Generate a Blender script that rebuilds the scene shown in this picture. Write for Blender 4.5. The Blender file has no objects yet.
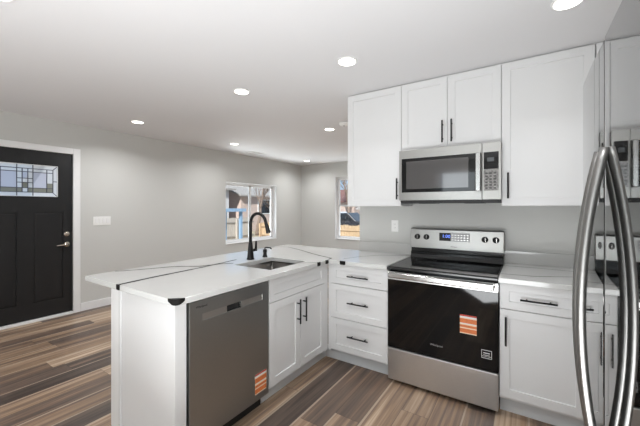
import bpy, bmesh, math, random
from mathutils import Vector, Matrix
random.seed(7)
S = bpy.context.scene
COL = S.collection

# ------------------------------------------------------------------ camera, world, sun, exposure
cam_d = bpy.data.cameras.new('camera'); cam = bpy.data.objects.new('camera', cam_d); COL.objects.link(cam)
cam.location = (0, 0, 1.363)
cam.rotation_euler = (math.radians(90), 0, math.radians(33.143))
cam_d.sensor_width = 36; cam_d.lens = 36 * 316.23 / 640
cam_d.shift_x = -1.06 / 640; cam_d.shift_y = -5.7 / 640
cam_d.clip_start = 0.02; cam_d.clip_end = 200
S.camera = cam

W = bpy.data.worlds.new('sky'); S.world = W; W.use_nodes = True
wn = W.node_tree; wn.nodes.clear()
sky = wn.nodes.new('ShaderNodeTexSky'); sky.sky_type = 'HOSEK_WILKIE'; sky.turbidity = 3.0
sky.sun_direction = (0.35, -0.75, 0.56); sky.ground_albedo = 0.4
mixw = wn.nodes.new('ShaderNodeMix'); mixw.data_type = 'RGBA'; mixw.inputs[0].default_value = 0.6
mixw.inputs[7].default_value = (0.52, 0.68, 0.92, 1)
bg = wn.nodes.new('ShaderNodeBackground'); bg.inputs['Strength'].default_value = 2.6
wo = wn.nodes.new('ShaderNodeOutputWorld')
wn.links.new(sky.outputs[0], mixw.inputs[6]); wn.links.new(mixw.outputs[2], bg.inputs[0]); wn.links.new(bg.outputs[0], wo.inputs[0])

sun_d = bpy.data.lights.new('sun', 'SUN'); sun_d.angle = math.radians(0.6); sun_d.color = (1, 0.96, 0.9)
sun = bpy.data.objects.new('sun', sun_d); COL.objects.link(sun)
sun.rotation_euler = Vector((-0.35, 0.75, -0.56)).to_track_quat('-Z', 'Y').to_euler()
sun.location = (6, -10, 9)
# strengths of the lights: sky, sun, recessed lamps by zone, added fill lamps behind the camera and outside the windows
K = dict(sky=1.25, sun=6.5, can_k=2.3, can_e=11.5, can_f=9.5, can_h=18, can_r=4.4, can_q=1.0, bounce=16, bounce_k=125, rear=14, ext1=105, ext2=28)
def fill_lamp(loc, rot, sx, sy, power):
    d = bpy.data.lights.new('fill_lamp', 'AREA'); d.shape = 'RECTANGLE'; d.size = sx; d.size_y = sy; d.energy = power; d.color = (0.95, 0.98, 1.0)
    o = bpy.data.objects.new('fill_lamp', d); COL.objects.link(o); o.location = loc; o.rotation_euler = [math.radians(a) for a in rot]
# rotation that points an added fill lamp along a direction
def aim(v): return [math.degrees(a) for a in Vector(v).to_track_quat('-Z', 'Y').to_euler()]
# added unseen lamps behind the camera, facing up to brighten the ceiling
fill_lamp((-3.2, -1.2, 0.25), aim((0, 0.0, 1)), 2.6, 2.1, K['bounce'])
fill_lamp((-0.25, -0.75, 0.35), aim((0.12, 0.12, 1)), 2.0, 1.5, K['bounce_k'])
fill_lamp((-1.35, -2.85, 1.6), aim((0, 1, 0.1)), 0.8, 1.2, K['rear'])  # added lamp outside the rear window, standing in for daylight
fill_lamp((-5.45, 4.86, 0.15), aim((0.75, 0, 1)), 0.7, 1.6, K['ext1'])  # added lamp below the left window sill, lifting the ceiling brightness
fill_lamp((-3.4, 7.1, 0.1), aim((0, -0.75, 1)), 1.0, 0.7, K['ext2'])  # added lamp below the far window sill, same purpose
bg.inputs['Strength'].default_value = K['sky']; sun_d.energy = K['sun']
S.view_settings.view_transform = 'Standard'; S.view_settings.look = 'None'
S.view_settings.gamma = 1.0; S.view_settings.use_curve_mapping = False
S.view_settings.exposure = 0.03
S.cycles.max_bounces = 10; S.cycles.diffuse_bounces = 6; S.cycles.glossy_bounces = 5
S.cycles.transparent_max_bounces = 16
S.cycles.sample_clamp_indirect = 4.0

# ------------------------------------------------------------------ materials
def lin(c):
    return tuple(((v / 255) / 12.92 if v / 255 <= 0.04045 else ((v / 255 + 0.055) / 1.055) ** 2.4) for v in c)

def mat(name, rgb, rough=0.5, metal=0.0, noise=0.0, scale=20.0, stretch=(1, 1, 1), spec=None, bump=0.0, coat=0.0, aniso=0.0):
    m = bpy.data.materials.new(name); m.use_nodes = True
    nt = m.node_tree; b = nt.nodes['Principled BSDF']
    c = lin(rgb) + (1,)
    b.inputs['Base Color'].default_value = c
    b.inputs['Roughness'].default_value = rough; b.inputs['Metallic'].default_value = metal
    if spec is not None: b.inputs['Specular IOR Level'].default_value = spec
    if coat: b.inputs['Coat Weight'].default_value = coat; b.inputs['Coat Roughness'].default_value = 0.05
    if aniso: b.inputs['Anisotropic'].default_value = aniso
    if noise or bump:
        tc = nt.nodes.new('ShaderNodeTexCoord'); mp = nt.nodes.new('ShaderNodeMapping')
        mp.inputs['Scale'].default_value = stretch
        nz = nt.nodes.new('ShaderNodeTexNoise'); nz.inputs['Scale'].default_value = scale; nz.inputs['Detail'].default_value = 4
        nt.links.new(tc.outputs['Object'], mp.inputs[0]); nt.links.new(mp.outputs[0], nz.inputs[0])
        if noise:
            rp = nt.nodes.new('ShaderNodeValToRGB')
            rp.color_ramp.elements[0].position = 0.3; rp.color_ramp.elements[1].position = 0.7
            rp.color_ramp.elements[0].color = tuple(v * (1 - noise) for v in c[:3]) + (1,)
            rp.color_ramp.elements[1].color = tuple(min(1, v * (1 + noise)) for v in c[:3]) + (1,)
            nt.links.new(nz.outputs[0], rp.inputs[0]); nt.links.new(rp.outputs[0], b.inputs['Base Color'])
        if bump:
            bp_ = nt.nodes.new('ShaderNodeBump'); bp_.inputs['Strength'].default_value = bump; bp_.inputs['Distance'].default_value = 0.002
            nt.links.new(nz.outputs[0], bp_.inputs['Height']); nt.links.new(bp_.outputs[0], b.inputs['Normal'])
    return m

def emis(name, rgb, strength):
    m = bpy.data.materials.new(name); m.use_nodes = True; nt = m.node_tree
    b = nt.nodes['Principled BSDF']; b.inputs['Base Color'].default_value = lin(rgb) + (1,)
    b.inputs['Emission Color'].default_value = lin(rgb) + (1,); b.inputs['Emission Strength'].default_value = strength
    return m

def glass_mat(name, tint=(1, 1, 1), refl=1.0):
    m = bpy.data.materials.new(name); m.use_nodes = True; nt = m.node_tree; nt.nodes.clear()
    o = nt.nodes.new('ShaderNodeOutputMaterial'); mx = nt.nodes.new('ShaderNodeMixShader')
    t = nt.nodes.new('ShaderNodeBsdfTransparent'); t.inputs[0].default_value = tint + (1,)
    g = nt.nodes.new('ShaderNodeBsdfGlossy'); g.inputs['Roughness'].default_value = 0.02
    f = nt.nodes.new('ShaderNodeLayerWeight'); f.inputs[0].default_value = 0.5
    pw = nt.nodes.new('ShaderNodeMath'); pw.operation = 'POWER'; pw.inputs[1].default_value = 5.0; nt.links.new(f.outputs['Facing'], pw.inputs[0])
    ma = nt.nodes.new('ShaderNodeMath'); ma.operation = 'MULTIPLY_ADD'; ma.inputs[1].default_value = 0.9; ma.inputs[2].default_value = 0.03; nt.links.new(pw.outputs[0], ma.inputs[0])
    nt.links.new(ma.outputs[0], mx.inputs[0]); nt.links.new(t.outputs[0], mx.inputs[1]); nt.links.new(g.outputs[0], mx.inputs[2])
    nt.links.new(mx.outputs[0], o.inputs[0]); return m

def frosted_mat(name, tint):
    m = bpy.data.materials.new(name); m.use_nodes = True; nt = m.node_tree; nt.nodes.clear()
    o = nt.nodes.new('ShaderNodeOutputMaterial'); mx = nt.nodes.new('ShaderNodeMixShader'); mx.inputs[0].default_value = 0.8
    t = nt.nodes.new('ShaderNodeBsdfTransparent'); t.inputs[0].default_value = tint + (1,)
    g = nt.nodes.new('ShaderNodeBsdfTranslucent'); g.inputs[0].default_value = tint + (1,)
    nt.links.new(t.outputs[0], mx.inputs[1]); nt.links.new(g.outputs[0], mx.inputs[2]); nt.links.new(mx.outputs[0], o.inputs[0])
    return m

def floor_mat():
    m = bpy.data.materials.new('vinyl_plank'); m.use_nodes = True; nt = m.node_tree; N = nt.nodes; L = nt.links
    b = N['Principled BSDF']
    tc = N.new('ShaderNodeTexCoord'); sp = N.new('ShaderNodeSeparateXYZ'); L.new(tc.outputs['Object'], sp.inputs[0])
    def mth(op, a, bb=None, clamp=False):
        n = N.new('ShaderNodeMath'); n.operation = op; n.use_clamp = clamp
        for i, v in enumerate((a, bb)):
            if v is None: continue
            if isinstance(v, (int, float)): n.inputs[i].default_value = v
            else: L.new(v, n.inputs[i])
        return n.outputs[0]
    PW, PL = 0.178, 1.22
    xr = mth('DIVIDE', sp.outputs[0], PW); row = mth('FLOOR', xr); fx = mth('SUBTRACT', xr, row)
    wn1 = N.new('ShaderNodeTexWhiteNoise'); wn1.noise_dimensions = '1D'; L.new(row, wn1.inputs['W'])
    yr = mth('ADD', mth('DIVIDE', sp.outputs[1], PL), mth('MULTIPLY', wn1.outputs[0], 1.0)); colm = mth('FLOOR', yr); fy = mth('SUBTRACT', yr, colm)
    cb = N.new('ShaderNodeCombineXYZ'); L.new(row, cb.inputs[0]); L.new(colm, cb.inputs[1])
    wn2 = N.new('ShaderNodeTexWhiteNoise'); wn2.noise_dimensions = '2D'; L.new(cb.outputs[0], wn2.inputs['Vector'])
    # broad grain: stretched noise, shifted per plank
    def grain(sx, sy, scale, det, dist=0.0, off=13.0):
        cx = N.new('ShaderNodeCombineXYZ')
        L.new(mth('ADD', mth('MULTIPLY', sp.outputs[0], sx), mth('MULTIPLY', wn2.outputs[0], off)), cx.inputs[0])
        L.new(mth('ADD', mth('MULTIPLY', sp.outputs[1], sy), mth('MULTIPLY', wn2.outputs[0], off * 3)), cx.inputs[1])
        n = N.new('ShaderNodeTexNoise'); n.inputs['Scale'].default_value = scale; n.inputs['Detail'].default_value = det
        n.inputs['Distortion'].default_value = dist; L.new(cx.outputs[0], n.inputs[0]); return n.outputs[0]
    g1 = grain(15, 0.55, 1.0, 3, 1.2); g2 = grain(60, 1.6, 1.0, 5, 0.6); g3 = grain(10, 0.5, 1.0, 2, 0.5, 7)
    t = mth('ADD', mth('MULTIPLY', mth('SUBTRACT', wn2.outputs[0], 0.5), 0.42), mth('ADD', mth('MULTIPLY', g1, 0.74), mth('MULTIPLY', g2, 0.46)))
    rp = N.new('ShaderNodeValToRGB'); e = rp.color_ramp.elements
    e[0].position = 0.30; e[0].color = lin((72, 63, 58)) + (1,)
    e[1].position = 0.96; e[1].color = lin((204, 186, 165)) + (1,)
    for p_, c_ in ((0.46, (100, 88, 81)), (0.58, (120, 102, 89)), (0.71, (152, 129, 108))):
        q = e.new(p_); q.color = lin(c_) + (1,)
    L.new(t, rp.inputs[0])
    # warm / grey variation
    mx = N.new('ShaderNodeMix'); mx.data_type = 'RGBA'; mx.blend_type = 'MULTIPLY'; mx.inputs[7].default_value = (1.0, 0.875, 0.76, 1)
    L.new(mth('MULTIPLY', g3, 0.7), mx.inputs[0]); L.new(rp.outputs[0], mx.inputs[6])
    # seams
    ex = mth('MINIMUM', fx, mth('SUBTRACT', 1.0, fx)); ey = mth('MINIMUM', fy, mth('SUBTRACT', 1.0, fy))
    sx_ = mth('LESS_THAN', ex, 0.009); sy_ = mth('LESS_THAN', ey, 0.0014)
    seam = mth('MAXIMUM', sx_, sy_)
    mx2 = N.new('ShaderNodeMix'); mx2.data_type = 'RGBA'; mx2.inputs[7].default_value = lin((48, 40, 36)) + (1,)
    L.new(mth('MULTIPLY', seam, 0.6), mx2.inputs[0]); L.new(mx.outputs[2], mx2.inputs[6])
    # pale sapwood streak along the edge of some planks
    wn3 = N.new('ShaderNodeTexWhiteNoise'); wn3.noise_dimensions = '2D'
    cb3 = N.new('ShaderNodeCombineXYZ'); L.new(mth('ADD', row, 31.0), cb3.inputs[0]); L.new(colm, cb3.inputs[1]); L.new(cb3.outputs[0], wn3.inputs['Vector'])
    pale = mth('MULTIPLY', mth('LESS_THAN', mth('ADD', fx, mth('MULTIPLY', g1, 0.10)), 0.13), mth('LESS_THAN', wn3.outputs[0], 0.72))
    mx3 = N.new('ShaderNodeMix'); mx3.data_type = 'RGBA'; mx3.inputs[7].default_value = lin((188, 170, 150)) + (1,)
    L.new(mth('MULTIPLY', pale, 0.7), mx3.inputs[0]); L.new(mx2.outputs[2], mx3.inputs[6])
    L.new(mx3.outputs[2], b.inputs['Base Color'])
    b.inputs['Roughness'].default_value = 0.42
    bp_ = N.new('ShaderNodeBump'); bp_.inputs['Strength'].default_value = 0.15; bp_.inputs['Distance'].default_value = 0.001
    L.new(g2, bp_.inputs['Height']); L.new(bp_.outputs[0], b.inputs['Normal'])
    return m

M = {}
M['wall'] = mat('wall_paint', (202, 202, 199), 0.75, bump=0.12, scale=90)
M['ceiling'] = mat('ceiling_paint', (226, 225, 226), 0.9, bump=0.10, scale=60)
M['trim'] = mat('white_trim_paint', (236, 236, 236), 0.35)
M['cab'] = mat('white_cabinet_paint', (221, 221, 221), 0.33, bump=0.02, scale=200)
M['toekick'] = mat('toe_kick_paint', (206, 208, 210), 0.5)  # slightly greyer white than the cabinet paint
M['floor'] = floor_mat()
M['quartz'] = mat('white_quartz', (202, 202, 200), 0.09, noise=0.012, scale=6, spec=0.45)
M['vein'] = mat('dark_quartz_vein', (26, 25, 24), 0.5, noise=0.3, scale=60, spec=0.08)
M['black'] = mat('matte_black_metal', (22, 22, 23), 0.38, 0.3)
M['blackpaint'] = mat('black_door_paint', (19, 19, 21), 0.45, bump=0.03, scale=80)
M['steel'] = mat('brushed_steel', (206, 205, 204), 0.33, 1.0, noise=0.05, scale=40, stretch=(1, 30, 30), bump=0.02)
M['steelmid'] = mat('brushed_steel_mid', (164, 163, 160), 0.3, 1.0, noise=0.05, scale=40, stretch=(1, 30, 30), bump=0.02)
M['steelpocket'] = mat('brushed_steel_pocket', (196, 194, 190), 0.4, 1.0)
M['steelv'] = mat('brushed_steel_dark', (172, 173, 171), 0.36, 1.0, noise=0.05, scale=40, stretch=(30, 30, 1), bump=0.015)
M['steelhandle'] = mat('polished_steel_handle', (172, 171, 169), 0.2, 1.0)
M['fridge'] = mat('fridge_steel', (142, 142, 141), 0.03, 1.0, noise=0.02, scale=30, stretch=(30, 30, 1))
M['fhandle'] = mat('fridge_handle_steel', (150, 149, 147), 0.36, 1.0)
M['fside'] = mat('fridge_side_grey', (120, 120, 120), 0.5)
M['sinksteel'] = mat('sink_steel', (122, 119, 116), 0.3, 1.0, noise=0.06, scale=30, stretch=(1, 20, 1))
M['blackglass'] = mat('black_glass', (8, 8, 9), 0.05, spec=0.4)
M['blackenamel'] = mat('black_enamel', (14, 14, 15), 0.18)
M['darkplastic'] = mat('dark_plastic', (30, 30, 31), 0.5)
M['gap'] = mat('gap_dark', (20, 20, 20), 0.9)
M['mwglass'] = mat('microwave_window', (84, 82, 82), 0.06, 0.35, spec=0.9)
M['mwmesh'] = mat('microwave_mesh', (40, 38, 38), 0.10, spec=0.9)
M['white'] = mat('white_plastic', (240, 240, 238), 0.4)
M['whitemark'] = mat('white_print', (225, 225, 225), 0.5)
M['greymark'] = mat('grey_print', (150, 150, 150), 0.5)
M['greydark'] = mat('dark_grey_print', (48, 47, 46), 0.5)
M['orange'] = mat('orange_print', (214, 118, 62), 0.55, noise=0.1, scale=80)
M['red'] = mat('red_print', (190, 62, 48), 0.55)
M['cream'] = mat('cream_print', (238, 214, 186), 0.55)
M['nickel'] = mat('satin_nickel', (200, 190, 178), 0.25, 1.0)
M['glass'] = glass_mat('window_glass', (0.96, 0.98, 0.98))
M['frost'] = frosted_mat('frosted_glass', (0.74, 0.76, 0.86))
M['frostw'] = frosted_mat('clear_bevel_glass', (0.96, 0.98, 1.0))
M['frostd'] = frosted_mat('smoky_glass', (0.34, 0.34, 0.28))
M['came'] = mat('lead_came', (96, 98, 108), 0.4, 0.6)
M['lamp'] = emis('lamp_diffuser', (255, 250, 242), 6.0)
M['blue_led'] = emis('blue_digits', (90, 120, 220), 1.6)
M['screen'] = mat('control_screen', (30, 30, 34), 0.15)
M['displaygrey'] = mat('unlit_display', (74, 78, 80), 0.2)
M['touchglare'] = mat('touch_panel_glare', (128, 126, 124), 0.12, noise=0.5, scale=45, spec=0.8)  # silver glare on the lower control panel, put into its colour
M['fence'] = mat('cedar_fence', (186, 160, 130), 0.8, noise=0.25, scale=8, stretch=(6, 6, 0.6))
M['fencegrey'] = mat('weathered_fence', (186, 178, 170), 0.8, noise=0.15, scale=6, stretch=(6, 6, 0.6))
M['brick'] = mat('pinkish_brick', (196, 176, 168), 0.9, noise=0.15, scale=14)
M['siding'] = mat('pale_siding', (206, 205, 208), 0.8, noise=0.05, scale=6)
M['roofgrey'] = mat('grey_shingles', (160, 155, 152), 0.9, noise=0.2, scale=20)
M['roofred'] = mat('red_brown_roof', (128, 92, 86), 0.9, noise=0.15, scale=20)
M['bark'] = mat('bark', (134, 116, 104), 0.9, noise=0.2, scale=12)
M['bluepl'] = mat('blue_plastic', (140, 170, 200), 0.6)
M['tan'] = mat('tan_board', (196, 178, 156), 0.8)
M['carpaint'] = mat('dark_car_paint', (46, 48, 56), 0.25, coat=0.5)
M['carwhite'] = mat('white_car_paint', (220, 222, 226), 0.25, coat=0.5)
M['carglass'] = mat('car_glass', (30, 34, 40), 0.1)
M['tyre'] = mat('rubber', (22, 22, 22), 0.8)
M['lawn'] = mat('dry_lawn', (168, 156, 134), 0.95, noise=0.2, scale=3)
M['redcloth'] = mat('pale_red_plastic', (214, 150, 146), 0.7)

# ------------------------------------------------------------------ mesh helpers (all in world coordinates; shifted to the thing's base on linking)
def bx(bm, x0, x1, y0, y1, z0, z1, mi=0, bev=0.0, seg=2):
    vs = [bm.verts.new(p) for p in ((x0,y0,z0),(x1,y0,z0),(x1,y1,z0),(x0,y1,z0),(x0,y0,z1),(x1,y0,z1),(x1,y1,z1),(x0,y1,z1))]
    fs = [bm.faces.new([vs[i] for i in q]) for q in ((3,2,1,0),(4,5,6,7),(0,1,5,4),(1,2,6,5),(2,3,7,6),(3,0,4,7))]
    for f in fs: f.material_index = mi
    if bev:
        es = list({e for f in fs for e in f.edges})
        r = bmesh.ops.bevel(bm, geom=es, offset=bev, segments=seg, affect='EDGES', profile=0.5)
        for f in r['faces']: f.material_index = mi
    return vs

def sweep(bm, pts, r, seg=12, mi=0, radii=None, sx=1.0, up=None, cap=True):
    pts = [Vector(p) for p in pts]; rings = []; n = len(pts)
    ref = Vector(up) if up else None
    for i, p in enumerate(pts):
        d = (pts[min(i+1, n-1)] - pts[max(i-1, 0)]).normalized()
        if ref is None:
            ref = Vector((0, 0, 1)) if abs(d.z) < 0.9 else Vector((1, 0, 0))
        a = (ref - d * ref.dot(d)).normalized(); b = d.cross(a)
        if up is None: ref = a
        rr = radii[i] if radii else r
        rings.append([bm.verts.new(p + (a * math.cos(2*math.pi*k/seg) + b * math.sin(2*math.pi*k/seg) * sx) * rr) for k in range(seg)])
    for i in range(n-1):
        for k in range(seg):
            f = bm.faces.new((rings[i][k], rings[i][(k+1) % seg], rings[i+1][(k+1) % seg], rings[i+1][k])); f.material_index = mi; f.smooth = True
    if cap:
        f = bm.faces.new(rings[0][::-1]); f.material_index = mi
        f = bm.faces.new(rings[-1]); f.material_index = mi

def lathe(bm, prof, c, axis='Z', seg=28, mi=0, smooth=True):
    """prof: list of (radius, height along axis) from c."""
    c = Vector(c); ax = {'Z': Vector((0,0,1)), 'X': Vector((1,0,0)), 'Y': Vector((0,1,0))}[axis[-1]]
    if axis[0] == '-': ax = -ax
    a = Vector((1,0,0)) if axis[-1] != 'X' else Vector((0,1,0)); b = ax.cross(a)
    rings = []
    for r, h in prof:
        rings.append([bm.verts.new(c + ax*h + (a*math.cos(2*math.pi*k/seg) + b*math.sin(2*math.pi*k/seg)) * max(r, 1e-5)) for k in range(seg)])
    for i in range(len(rings)-1):
        for k in range(seg):
            f = bm.faces.new((rings[i][k], rings[i][(k+1)%seg], rings[i+1][(k+1)%seg], rings[i+1][k])); f.smooth = smooth; f.material_index = mi
    f = bm.faces.new(rings[0][::-1]); f.material_index = mi
    f = bm.faces.new(rings[-1]); f.material_index = mi

def relief(bm, O, U, V, Nn, us, vs, depth, thick, mats=None, edge_mi=0):
    """a slab whose front is a grid of cells, each set back by depth[i][j]."""
    O, U, V, Nn = Vector(O), Vector(U), Vector(V), Vector(Nn)
    P = lambda u, v, d: O + U*u + V*v - Nn*d
    nu, nv = len(us)-1, len(vs)-1
    def quad(pts, mi):
        f = bm.faces.new([bm.verts.new(p) for p in pts]); f.material_index = mi
    mi = lambda i, j: mats[i][j] if mats else 0
    for i in range(nu):
        for j in range(nv):
            d = depth[i][j]; u0,u1,v0,v1 = us[i],us[i+1],vs[j],vs[j+1]
            quad((P(u0,v0,d),P(u1,v0,d),P(u1,v1,d),P(u0,v1,d)), mi(i,j))
            if i+1 < nu and depth[i+1][j] != d:
                quad((P(u1,v0,d),P(u1,v0,depth[i+1][j]),P(u1,v1,depth[i+1][j]),P(u1,v1,d)), mi(i,j) if d < depth[i+1][j] else mi(i+1,j))
            if j+1 < nv and depth[i][j+1] != d:
                quad((P(u0,v1,d),P(u1,v1,d),P(u1,v1,depth[i][j+1]),P(u0,v1,depth[i][j+1])), mi(i,j) if d < depth[i][j+1] else mi(i,j+1))
    a,b,c,e = us[0],us[-1],vs[0],vs[-1]
    for i in range(nu):
        for (v_, j) in ((c,0),(e,nv-1)):
            quad((P(us[i],v_,depth[i][j]),P(us[i+1],v_,depth[i][j]),P(us[i+1],v_,thick),P(us[i],v_,thick)), edge_mi)
    for j in range(nv):
        for (u_, i) in ((a,0),(b,nu-1)):
            quad((P(u_,vs[j],depth[i][j]),P(u_,vs[j+1],depth[i][j]),P(u_,vs[j+1],thick),P(u_,vs[j],thick)), edge_mi)
    quad((P(a,c,thick),P(b,c,thick),P(b,e,thick),P(a,e,thick)), edge_mi)
    bmesh.ops.remove_doubles(bm, verts=bm.verts, dist=1e-5)

def link(name, bm, mats, parent=None, base=None, bevel=0.0, recalc=True):
    if recalc: bmesh.ops.recalc_face_normals(bm, faces=bm.faces)
    off = Vector(parent['_b']) if parent is not None and '_b' in parent else Vector(base or (0,0,0))
    bmesh.ops.translate(bm, verts=bm.verts, vec=-off)
    me = bpy.data.meshes.new(name); bm.to_mesh(me); bm.free()
    for m in (mats if isinstance(mats, (list, tuple)) else [mats]): me.materials.append(M[m])
    o = bpy.data.objects.new(name, me); COL.objects.link(o)
    if parent is not None: o.parent = parent; o['_b'] = tuple(off)
    else: o.location = off; o['_b'] = tuple(off)
    if bevel:
        md = o.modifiers.new('bevel', 'BEVEL'); md.width = bevel; md.segments = 2; md.limit_method = 'ANGLE'; md.angle_limit = math.radians(50)
    return o

def tag(o, label=None, cat=None, group=None, kind=None):
    if label: o['label'] = label
    if cat: o['category'] = cat
    if group: o['group'] = group
    if kind: o['kind'] = kind
    return o

def thing(name, loc, label, cat, group=None):
    o = bpy.data.objects.new(name, None); COL.objects.link(o); o.location = loc; o['_b'] = tuple(loc); o.empty_display_size = 0.05
    return tag(o, label, cat, group)

def struct(name, bm, mats, bevel=0.0):
    return tag(link(name, bm, mats, bevel=bevel), kind='structure')

def box_obj(name, dims, m, parent=None, bev=0.0, base=None):
    bm = bmesh.new(); bx(bm, *dims, bev=bev); return link(name, bm, m, parent, base)

def text(name, s, size, O, U, V, m, parent, depth=0.0004):
    cu = bpy.data.curves.new(name, 'FONT'); cu.body = s; cu.size = size; cu.align_x = 'CENTER'; cu.align_y = 'CENTER'; cu.extrude = depth; cu.resolution_u = 3
    tmp = bpy.data.objects.new('tmp', cu); COL.objects.link(tmp)
    dg = bpy.context.evaluated_depsgraph_get(); dg.update()
    me = bpy.data.meshes.new_from_object(tmp.evaluated_get(dg)); bpy.data.objects.remove(tmp); bpy.data.curves.remove(cu)
    U, V = Vector(U), Vector(V); Nn = U.cross(V)
    mt = Matrix((U, V, Nn)).transposed().to_4x4(); mt.translation = Vector(O) - Vector(parent['_b'])
    me.transform(mt); me.materials.clear(); me.materials.append(M[m])
    o = bpy.data.objects.new(name, me); COL.objects.link(o); o.parent = parent; o['_b'] = tuple(parent['_b']); return o

# ------------------------------------------------------------------ room shell
XL_, XR_, YF, YB, H = -4.909, 0.95, 6.573, -2.4, 2.44
YK = 3.03            # face of the kitchen wall
XE = -1.49           # free end of the kitchen wall
bm = bmesh.new(); bx(bm, XL_-0.15, XR_+0.15, YB-0.15, YF+0.15, -0.1, 0.0); struct('floor', bm, 'floor')
bm = bmesh.new(); bx(bm, XL_-0.15, XR_+0.15, YB-0.15, YF+0.15, H, H+0.1); struct('ceiling', bm, 'ceiling')

def wall_with_holes(name, axis, p0, p1, t0, t1, holes):
    """a wall spanning p0..p1 along axis ('X' or 'Y'), thickness t0..t1, holes: (a,b,z0,z1)."""
    bm = bmesh.new(); cuts = sorted({p0, p1, *[h[0] for h in holes], *[h[1] for h in holes]})
    for a, b in zip(cuts, cuts[1:]):
        hs = [h for h in holes if h[0] <= a + 1e-6 and h[1] >= b - 1e-6]
        zz = [(0, H)] if not hs else [(0, hs[0][2]), (hs[0][3], H)]
        for z0, z1 in zz:
            if z1 - z0 < 1e-4: continue
            if axis == 'Y': bx(bm, t0, t1, a, b, z0, z1)
            else: bx(bm, a, b, t0, t1, z0, z1)
    bmesh.ops.remove_doubles(bm, verts=bm.verts, dist=1e-5)
    return struct(name, bm, 'wall')

W1 = (4.13, 5.61, 0.635, 1.865)        # window in the left wall (y0,y1,z0,z1)
W2 = (-3.885, -2.95, 0.60, 2.09)     # window in the far wall (x0,x1,z0,z1)
W3 = (-1.80, -0.90, 0.95, 2.22)        # windows behind the camera
D1 = (0.735, 1.668, 0.0, 2.055)       # entry door opening
wall_with_holes('wall_left', 'Y', YB, YF, XL_-0.15, XL_, [D1, W1])
wall_with_holes('wall_far', 'X', XL_-0.15, XR_+0.15, YF, YF+0.15, [W2])
wall_with_holes('wall_back', 'X', XL_-0.15, XR_+0.15, YB-0.15, YB, [W3])
wall_with_holes('wall_right', 'Y', YB, YF, XR_, XR_+0.15, [])
wall_with_holes('wall_kitchen', 'X', XE, XR_, YK, YK+0.12, [])

def baseboard(name, dims):
    bm = bmesh.new(); bx(bm, *dims, bev=0.003); struct(name, bm, 'trim')
baseboard('baseboard_left', (XL_, XL_+0.014, 1.745, YF, 0, 0.105))
baseboard('baseboard_far', (XL_+0.014, XR_, YF-0.014, YF, 0, 0.105))
baseboard('baseboard_kitchen', (XE-0.014, XE, YK, YK+0.12, 0, 0.105))

# entry door casing, threshold
bm = bmesh.new()
bx(bm, XL_, XL_+0.018, 1.663, 1.742, 0, 2.118, bev=0.003); bx(bm, XL_, XL_+0.018, 0.661, 0.740, 0, 2.118, bev=0.003)
bx(bm, XL_, XL_+0.018, 0.740, 1.663, 2.045, 2.118, bev=0.003)
struct('trim_1', bm, 'trim')
bm = bmesh.new(); bx(bm, XL_-0.14, XL_+0.03, 0.742, 1.661, 0, 0.028, bev=0.006); struct('trim_2', bm, 'trim')

# entry door: black slab with a leaded light and two tall panels
door = thing('door_1', (XL_-0.02, 0.74, 0.03), None, None); tag(door, kind='structure')
FX = XL_ - 0.010
ly0, ly1, lz0, lz1 = 0.893, 1.513, 1.493, 1.872
bm = bmesh.new()
ys = [0.742, 0.84, 0.893, 1.13, 1.275, 1.513, 1.565, 1.661]; zs = [0.032, 0.22, 1.305, lz0, lz1, 2.043]
for i in range(7):      # slab in cells, open where the light sits, panels set back
    for j in range(5):
        if j == 3 and 2 <= i <= 4: continue
        f = FX
        if j == 1 and i in (1, 2, 4, 5): f = FX - 0.011
        bx(bm, FX-0.042, f, ys[i], ys[i+1], zs[j], zs[j+1])
bmesh.ops.remove_doubles(bm, verts=bm.verts, dist=1e-5)
link('slab', bm, 'blackpaint', door)
bm = bmesh.new()
for (a, b, c, d) in ((0.858, 1.112, 0.24, 1.285), (1.293, 1.547, 0.24, 1.285)):
    bx(bm, FX-0.012, FX-0.004, a, b, c, d, bev=0.003)
link('panel', bm, 'blackpaint', door)
bm = bmesh.new()
for (a, b, c, d) in ((ly0, ly1, lz0, lz0+0.03), (ly0, ly1, lz1-0.03, lz1), (ly0, ly0+0.03, lz0, lz1), (ly1-0.03, ly1, lz0, lz1)):
    bx(bm, FX-0.03, FX+0.004, a-0.012 if a == ly0 else a, b+0.012 if b == ly1 else b, c, d, bev=0.003)
lite = link('lite_frame', bm, 'blackpaint', door)
# widen the frame outward only: the glass begins at the black edge
gy0, gy1, gz0, gz1 = ly0, ly1, lz0, lz1
lite.scale = (1, 1, 1)
for v in lite.data.vertices: pass
bpy.data.objects.remove(lite)
bm = bmesh.new()
cells_y = [gy0, gy0+0.045, gy0+0.105, 1.135, 1.182, 1.232, 1.278, gy1-0.105, gy1-0.045, gy1]
cells_z = [gz0, gz0+0.05, gz0+0.10, 1.655, 1.705, gz1-0.09, gz1-0.05, gz1]
for i in range(len(cells_y)-1):
    for j in range(len(cells_z)-1):
        mi = 0
        if i in (0, 8) or j in (0, 6): mi = 1
        elif j == 1: mi = 2 if i not in (4,) else 1
        elif j == 3 and 3 <= i <= 5: mi = 1
        elif i == 4 and j == 2: mi = 2
        elif i in (1, 7): mi = 1 if j > 2 else 2
        elif i in (3, 5) or j == 5: mi = 1
        y0, y1, z0, z1 = cells_y[i], cells_y[i+1], cells_z[j], cells_z[j+1]
        vs = [bm.verts.new(p) for p in ((FX-0.018,y0,z0),(FX-0.018,y1,z0),(FX-0.018,y1,z1),(FX-0.018,y0,z1))]
        f = bm.faces.new(vs); f.material_index = mi
bmesh.ops.remove_doubles(bm, verts=bm.verts, dist=1e-5)
link('leaded_glass', bm, ['frost', 'frostw', 'frostd'], door)
bm = bmesh.new(); X0, X1 = FX-0.022, FX-0.014
def hb(y0, y1, z, w=0.004): bx(bm, X0, X1, y0, y1, z-w, z+w)
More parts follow.
